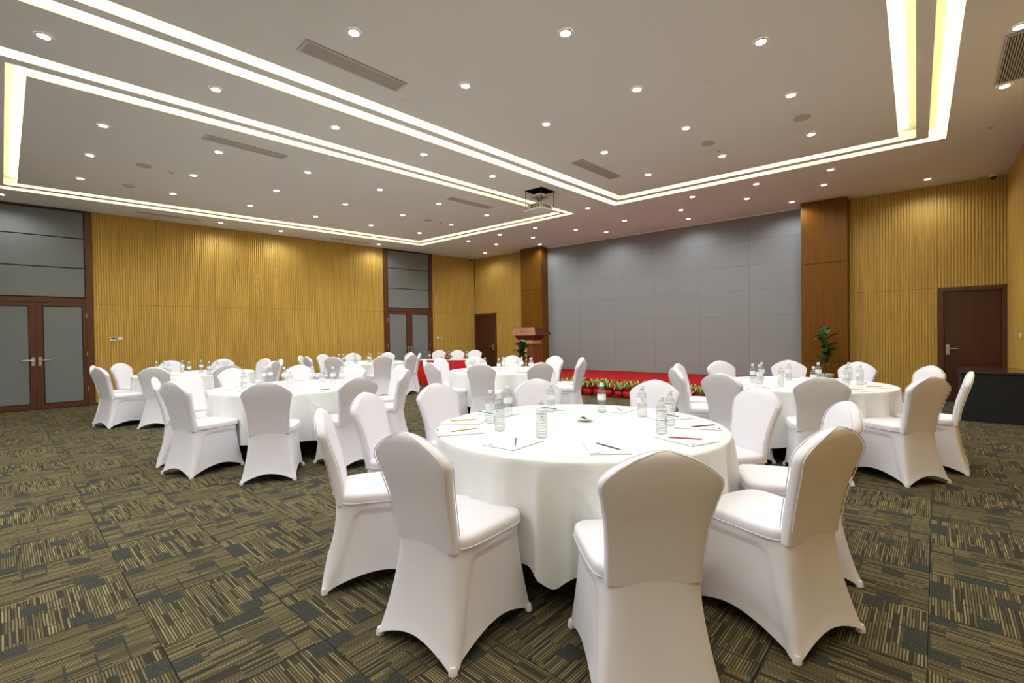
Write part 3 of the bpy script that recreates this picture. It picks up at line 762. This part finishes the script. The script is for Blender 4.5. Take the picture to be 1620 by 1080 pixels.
# ------------------------------------------------------------------ round tables, cloths
def round_table(c, nm, R=.92):
    t = thing('round_table', 'folding round banquet table under the cloth of the ' + nm, 'table', (*c, 0), 0, 'round banquet tables')
    MB().lathe([(R-.01, .715), (R, .722), (R, .738), (R-.01, .742)], 48).obj('tabletop', M_dark, t)
    for a in (PI/4, 3*PI/4, 5*PI/4, 7*PI/4):
        MB().tube([(.55*math.cos(a), .55*math.sin(a), .715), (.5*math.cos(a), .5*math.sin(a), 0.0)], .014, 8).obj('leg', M_black, t)
def cloth(c, nm, seed, rot, R=.935, crease=None):
    rd = random.Random(seed); n = 360; rg = []
    for s in (.05, .3, .6, .85, .95): rg.append([(R*s*math.cos(2*PI*i/n), R*s*math.sin(2*PI*i/n), .75) for i in range(n)])
    rg.append([((R-.012)*math.cos(2*PI*i/n), (R-.012)*math.sin(2*PI*i/n), .750) for i in range(n)])
    rg.append([((R-.002)*math.cos(2*PI*i/n), (R-.002)*math.sin(2*PI*i/n), .747) for i in range(n)])
    rg.append([((R+.003)*math.cos(2*PI*i/n), (R+.003)*math.sin(2*PI*i/n), .740) for i in range(n)])
    fo = [(rd.choice(q), rd.uniform(0, 6.28), am) for q, am in (((8, 10), .6), ((18, 20), .75), ((28, 32), .45))]
    NL = 22
    for j in range(1, NL+1):
        t = j/NL; ring = []
        for i in range(n):
            a = 2*PI*i/n
            w_ = sum(am*(1-2*abs(math.sin(.5*fr_*a+ph+.9*math.sin((2+k_)*a+ph)))**.9) for k_, (fr_, ph, am) in enumerate(fo))/1.4+.35
            hem = .185+.035*math.sin(3*a+seed)+.02*math.sin(8*a+2*seed)+.012*w_
            for q in range(4):
                da = (a-rot-q*PI/2+PI) % (2*PI)-PI
                hem -= .085*math.exp(-(da/.075)**2)
            z = .740-(.740-hem)*t
            r = R+.012*t+.004+(.055*w_-.006)*t**.6
            if crease:
                ca, w0 = crease; da = (a-ca+PI) % (2*PI)-PI; zz = .74-.9*(da+.02)
                dd = (z-zz)*.74; r += .009*math.exp(-(dd/.009)**2)*(1 if -.02 < da < .42 else 0)
            ring.append((r*math.cos(a), r*math.sin(a), z))
        rg.append(ring)
    o = MB().loft(rg, True, False).obj('tablecloth', M_cloth, None, smooth=70)
    o.location = (*c, 0)
    tag(o, 'white cloth with falling folds draped over the ' + nm, 'tablecloth', 'white round tablecloths')
for i, (key, (c, nm)) in enumerate(TABLES.items()):
    round_table(c, nm)
    tocam = math.atan2(-c[1], -c[0])
    cloth(c, nm, 3+i*5, tocam + (-.14 if key == 'T1' else .3+i*.4), crease=(tocam-.13, 0) if key == 'T1' else ((tocam+.1*i, 0) if key in ('T2', 'T6') else None))

# ------------------------------------------------------------------ bottles
def make_bottle():
    t = thing('water_bottle', 'x', 'bottle')
    pr = [(.024, 0), (.030, .004)]
    z = .010
    while z < .088: pr += [(.0325, z), (.0325, z+.007), (.0300, z+.0095), (.0325, z+.012)]; z += .0125
    pr += [(.0325, .096), (.0318, .098), (.0318, .142), (.0325, .146), (.0325, .156), (.029, .168), (.021, .182), (.0145, .192), (.0125, .198), (.0125, .206)]
    MB().lathe(pr, 24, (0, 0, .001)).obj('bottle_body', M_bottle, t, smooth=40)
    rb = MB()
    for z in (.012, .028, .044, .060, .076, .090): rb.lathe([(.0329, z), (.0333, z+.0009), (.0329, z+.0018)], 20, cap0=False, cap1=False)
    rb.lathe([(.0300, .1635), (.0296, .1655)], 20, cap0=False, cap1=False).lathe([(.0150, .1985), (.0160, .2000), (.0150, .2015)], 16, cap0=False, cap1=False)
    rb.obj('rib_shade_rings', M_ring, t, smooth=True)  # opaque grey rings paint the dark refracted look of the clear ribs
    lb = MB().lathe([(.0328, .100), (.0328, .141)], 24, cap0=False, cap1=False).obj('label', M_labelm, t, smooth=True)
    mk = MB()
    for q in range(3):
        a0 = q*2.1
        def on(a, zz, r=.0331): return (r*math.cos(a0+a), r*math.sin(a0+a), zz)
        mk.add([on(-.10, .128), on(0, .134), on(.10, .128), on(0, .122)], [(0,1,2,3)])
        for i in range(4):
            a = -.42+i*.28; mk.add([on(a-.045, .110), on(a+.045, .110), on(a+.045, .1135), on(a-.045, .1135)], [(0,1,2,3)])
    mk.obj('printed_mark', M_ink, lb)
    MB().lathe([(.0148, .204), (.0150, .207), (.0150, .226), (.0135, .2285)], 20).obj('cap', M_cap, t, smooth=40)
    return t
BT = {
 'T1': [(2.266, 2.272), (2.12, 2.044), (2.555, 2.373), (2.136, 1.717), (2.891, 2.228), (3.111, 1.906), (3.132, 1.581), (2.653, 1.215), (2.948, 1.292)],
 'T2': [(1.947, 6.085), (2.429, 6.80), (2.547, 6.90), (2.556, 6.449), (2.261, 5.537), (2.802, 6.163), (2.563, 5.373), (2.949, 5.878), (3.033, 5.80)],
 'T3': [(1.892, 10.331), (2.059, 10.591), (2.028, 10.12), (2.283, 10.373), (2.252, 9.77), (2.525, 10.126), (2.469, 9.431), (2.708, 9.836), (2.708, 9.435), (2.797, 9.558)],
 'T4': [(5.43, 10.52), (5.47, 10.38), (5.85, 10.55), (5.52, 9.88), (6.07, 10.27), (5.85, 9.80), (6.4, 10.33), (6.22, 9.90)],
 'T5': [(5.28, 5.74), (5.33, 5.70), (5.48, 5.69), (5.70, 5.83), (5.58, 5.38), (5.97, 5.64), (5.69, 5.06), (6.14, 5.36), (6.12, 5.12), (5.90, 4.96)],
 'T6': [(6.024, 1.615), (5.905, 1.511), (6.367, 1.606), (5.77, 1.262), (6.561, 1.348), (5.866, 0.974), (6.644, 1.054), (6.108, 0.715), (6.834, 0.774), (6.373, 0.621)]}
b0 = make_bottle(); b0used = False
LAST = {8: 'eighth', 9: 'ninth', 10: 'tenth'}
for key, L in BT.items():
    nm = TABLES[key][1]; L = sorted(L, key=lambda p: px_x((p[0], p[1], .85)))
    for k, p in enumerate(L):
        od = ORD[k] if k < len(L)-1 else 'rightmost'
        lab = 'clear water bottle, %s on the %s' % (od, nm)
        if not b0used: b0.location = (p[0], p[1], .75); b0.rotation_euler = (0,0,k); b0['label'] = lab; b0['group'] = 'water bottles on the ' + nm; b0used = True
        else: dup(b0, (p[0], p[1], .75), k*1.3, lab, 'water bottles on the ' + nm)

# ------------------------------------------------------------------ notepads and pencils
pad_me = MB().bbox(-.140, .140, -.105, .105, .0015, .006, .0008).mesh('sheets', M_paper)
pad_cb = MB().box(-.1405, .1405, -.1055, .1055, .0003, .0015).mesh('card_back', M_papere)
pad_hd = MB().box(-.128, -.118, .05, .09, .006, .0062).box(-.13, -.128, -.09, .09, .006, .0061).mesh('printed_header', M_ink)
PC = {'yellow': (.62, .42, .03), 'green': (.02, .12, .05), 'crimson': (.32, .008, .05), 'blue': (.03, .04, .28), 'purple': (.10, .02, .20), 'orange': (.6, .28, .05)}
PM = {k: mat(k + '_pencil_paint', v, .35) for k, v in PC.items()}
M_rub = mat('eraser', (.6, .5, .5), .7); M_tip = mat('pencil_wood', (.55, .36, .18), .7)
pen_body = {k: MB().lathe([(.0037, -.085), (.0037, .078)], 6).mesh('barrel', PM[k]) for k in PC}
pen_tip = MB().lathe([(.0037, .078), (.0006, .095)], 6).mesh('sharpened_tip', M_tip)
pen_rub = MB().lathe([(.0039, -.096), (.0039, -.085)], 8).mesh('eraser_end', M_rub)
def pencil(P, ang, col, z, label, group):
    o = thing('pencil', label, 'pencil', (P[0], P[1], z+.0040)); o['group'] = group
    o.rotation_euler = (0, PI/2, ang)
    for me, n_ in ((pen_body[col], 'barrel'), (pen_tip, 'sharpened_tip'), (pen_rub, 'eraser_end')): link(n_, me, o)
def pad(P, ang, label, group):
    o = thing('notepad', label, 'notepad', (P[0], P[1], .7501), ang, group)
    link('sheets', pad_me, o); link('card_back', pad_cb, o); link('printed_header', pad_hd, o)
# front table, read one by one
T1P = [((1.925, 1.745), .07, 'green', ((2.0, 1.8), (1.85, 1.67)), 'near left, under the front bottle'),
       ((2.15, 1.295), .73, 'green', ((2.18, 1.37), (2.13, 1.19)), 'nearest the lilac chair'),
       ((2.60, 1.05), 1.22, 'crimson', ((2.56, 1.13), (2.63, .96)), 'near right'),
       ((3.02, 1.14), 1.95, 'crimson', ((2.93, 1.15), (3.10, 1.05)), 'right edge'),
       ((1.94, 2.23), -.56, 'yellow', ((1.90, 2.23), (2.05, 2.19)), 'left edge, nearer one'),
       ((2.19, 2.46), -1.05, 'yellow', ((2.13, 2.53), (2.28, 2.42)), 'left edge, farther one'),
       ((2.58, 2.50), -1.5, 'blue', ((2.53, 2.65), (2.52, 2.50)), 'behind the left cluster of bottles'),
       ((3.02, 2.36), -2.2, 'blue', ((3.0, 2.40), (2.99, 2.25)), 'far side, left of centre'),
       ((3.30, 1.86), 3.2, 'orange', ((3.33, 1.90), (3.22, 1.80)), 'far side, centre'),
       ((3.22, 1.42), 2.6, 'blue', ((3.30, 1.50), (3.24, 1.36)), 'far side, right of centre')]
for P, a, col, (p0, p1), where in T1P:
    pad(P, a, 'white notepad on the front table, %s' % where, 'notepads on the large front round table')
    m_ = ((p0[0]+p1[0])/2, (p0[1]+p1[1])/2)
    pencil(m_, math.atan2(p1[1]-p0[1], p1[0]-p0[0]), col, .7563, '%s pencil on the front table, %s' % (col, where), 'pencils on the large front round table')
CY = ['purple', 'purple', 'green', 'blue', 'yellow', 'orange', 'blue', 'green', 'crimson', 'yellow']
for key in ('T2', 'T5', 'T6', 'T3', 'T4'):
    c, nm = TABLES[key]; tocam = math.atan2(-c[1], -c[0]); q = []
    for k, (a, r) in enumerate(CH[key]):
        ar_ = math.radians(a); P = (c[0]+.73*math.cos(ar_), c[1]+.73*math.sin(ar_)); q.append((P, ar_, k))
    q.sort(key=lambda e: px_x((e[0][0], e[0][1], .75)))
    for j, (P, ar_, k) in enumerate(q):
        od = ORD[j] if j < 9 else 'rightmost'
        # keep clear of the bottles
        for bx_, by_ in BT[key]:
            dx, dy = P[0]-bx_, P[1]-by_
            if math.hypot(dx, dy) < .10: P = (P[0]+.04*math.cos(ar_), P[1]+.05*math.sin(ar_))
        pad(P, ar_+PI/2*0+random.uniform(-.12, .12), 'white notepad, %s on the %s' % (od, nm), 'notepads on the ' + nm)
        pencil(P, ar_+random.uniform(.6, 1.6), CY[(k+len(nm)) % 10], .7563, '%s pencil on the notepad %s on the %s' % (CY[(k+len(nm)) % 10], od, nm), 'pencils on the ' + nm)

# mint dishes
def dish(P, nm):
    d = MB().lathe([(.025, 0), (.028, .003), (.055, .017), (.062, .020), (.060, .022), (.050, .017), (.022, .006), (.004, .005)], 28).obj('mint_dish', M_white, None, smooth=True, loc=(P[0], P[1], .7505))
    tag(d, 'small white mint dish on the ' + nm, 'dish')
    for i in range(5):
        a = i*1.257; c = MB()
        c.loft([[(x*.016, s*.006*math.cos(f), .0+s*.005*math.sin(f)) for f in [2*PI*q/8 for q in range(8)]] for x, s in ((-1, .9), (-.6, .25), (-.45, 1), (0, 1.3), (.45, 1), (.6, .25), (1, .9))], True, True)
        o = c.obj('wrapped_mint', M_lcd if i % 2 else M_white, None, smooth=True, loc=(P[0]+.022*math.cos(a), P[1]+.022*math.sin(a), .768 + .006*(i % 2)))
        o.rotation_euler = (0, .1, a*2)
        tag(o, '%s wrapped mint in the dish on the %s' % ('black' if i % 2 else 'white', nm), 'candy', '%s mints on the %s' % ('black' if i % 2 else 'white', nm))
dish((2.73, 1.81), 'large front round table'); dish((2.36, 6.10), 'middle left round table')

# ------------------------------------------------------------------ red-skirted head table
P0, P1 = Vector((8.80, 9.55)), Vector((7.90, 10.90))
dv = (P1-P0).normalized(); out = Vector((dv.y, -dv.x))
if out.dot(-P0) > 0: out = -out          # away from the camera
wd_ = (P1-P0).length; ang = math.atan2(dv.y, dv.x)
ht = thing('head_table', 'rectangular head table behind the round tables, under its red skirt', 'table', (P0.x, P0.y, 0), ang)
sg = 1 if Vector((-dv.y, dv.x)).dot(out) > 0 else -1
MB().bbox(.01, wd_-.01, min(.01*sg, .55*sg), max(.01*sg, .55*sg), .66, .69, .004).obj('tabletop', M_dark, ht)
for x in (.1, wd_-.1):
    for y in (.08, .48): MB().tube([(x, y*sg, .66), (x, y*sg, 0)], .015, 8).obj('leg', M_black, ht)
sk = MB(); a = []; b = []; per = [(0, 0), (wd_, 0), (wd_, .56*sg), (0, .56*sg)]
for e in range(4):
    q0, q1 = Vector(per[e]), Vector(per[(e+1) % 4]); m_ = int((q1-q0).length/.018); nn = Vector(((q1-q0).y, -(q1-q0).x)).normalized()*sg
    for i in range(m_):
        p = q0.lerp(q1, i/m_); o = .012*math.sin(i*1.05)
        a.append((p.x, p.y, .695)); b.append((p.x+nn.x*(o+.012), p.y+nn.y*(o+.012), .01))
mid = [tuple((Vector(x)*.75+Vector(y)*.25)) for x, y in zip(a, b)]
sk.loft([a, mid, b]); so = sk.obj('table_skirt', M_redsat, None, smooth=70); so.location = ht.location; so.rotation_euler = ht.rotation_euler
tag(so, 'bright red pleated skirt around the head table', 'table skirt')
ct = MB().bbox(-.006, wd_+.006, min(-.006*sg, .566*sg), max(-.006*sg, .566*sg), .692, .706, .004).obj('tablecloth', M_cloth, None)
ct.location = ht.location; ct.rotation_euler = ht.rotation_euler
tag(ct, 'white flat cloth on the red-skirted head table', 'tablecloth')
HP = lambda x, y: (P0.x+dv.x*x+out.x*y, P0.y+dv.y*x+out.y*y)
for x, w_ in ((.16, 'right'), (.70, 'middle'), (1.28, 'left')):
    T_p = HP(x, .56+.62); fa = math.atan2(-out.y, -out.x)
    place(T_p, fa, 'white covered chair behind the red-skirted head table, %s one of three' % w_, 'covered chairs behind the head table')
    q = HP(x+.03, .35); dup(b0, (q[0], q[1], .706), 0, 'clear water bottle before the %s chair on the head table' % w_, 'water bottles on the head table')
fp = HP(.72, .16)
fo_ = thing('flower_arrangement', 'low magenta orchid arrangement on the red-skirted head table', 'flowers', (fp[0], fp[1], .706), ang)
MB().lathe([(.05, 0), (.06, .02), (.05, .035)], 16).obj('bowl', M_leafd, fo_, smooth=True)
f = MB()
for i in range(16): leaf(f, (0, 0, .03), i*.9, random.uniform(.14, .26), .010, .05, .02)
f.obj('green_leaves', M_leafd, fo_, smooth=True)
rd = random.Random(8)
for i in range(26):
    a = rd.uniform(0, 6.28); r = rd.uniform(0, .17); zc = .05+.09*(1-(r/.18)**2)*rd.uniform(.6, 1)
    f = MB()
    for p_ in range(5): leaf(f, (0, 0, 0), p_*1.257, .032, .012, .012, .004, .1)
    o = f.obj('blossom', M_pet, fo_, smooth=True); o.location = (r*math.cos(a)*1.1, r*math.sin(a)*.7, zc); o.rotation_euler = (rd.uniform(-.9, .9), rd.uniform(-.9, .9), a)
# a black cable loop on the stage edge at the right
cb = MB().tube([(9.7+.10*math.cos(t_), 2.9+.13*math.sin(t_), .335+.02*math.sin(t_/2)) for t_ in [i*.45 for i in range(15)]], .008, 6).obj('coiled_cable', M_black, None, smooth=True)
tag(cb, 'black coiled cable lying on the right end of the red stage', 'cable')
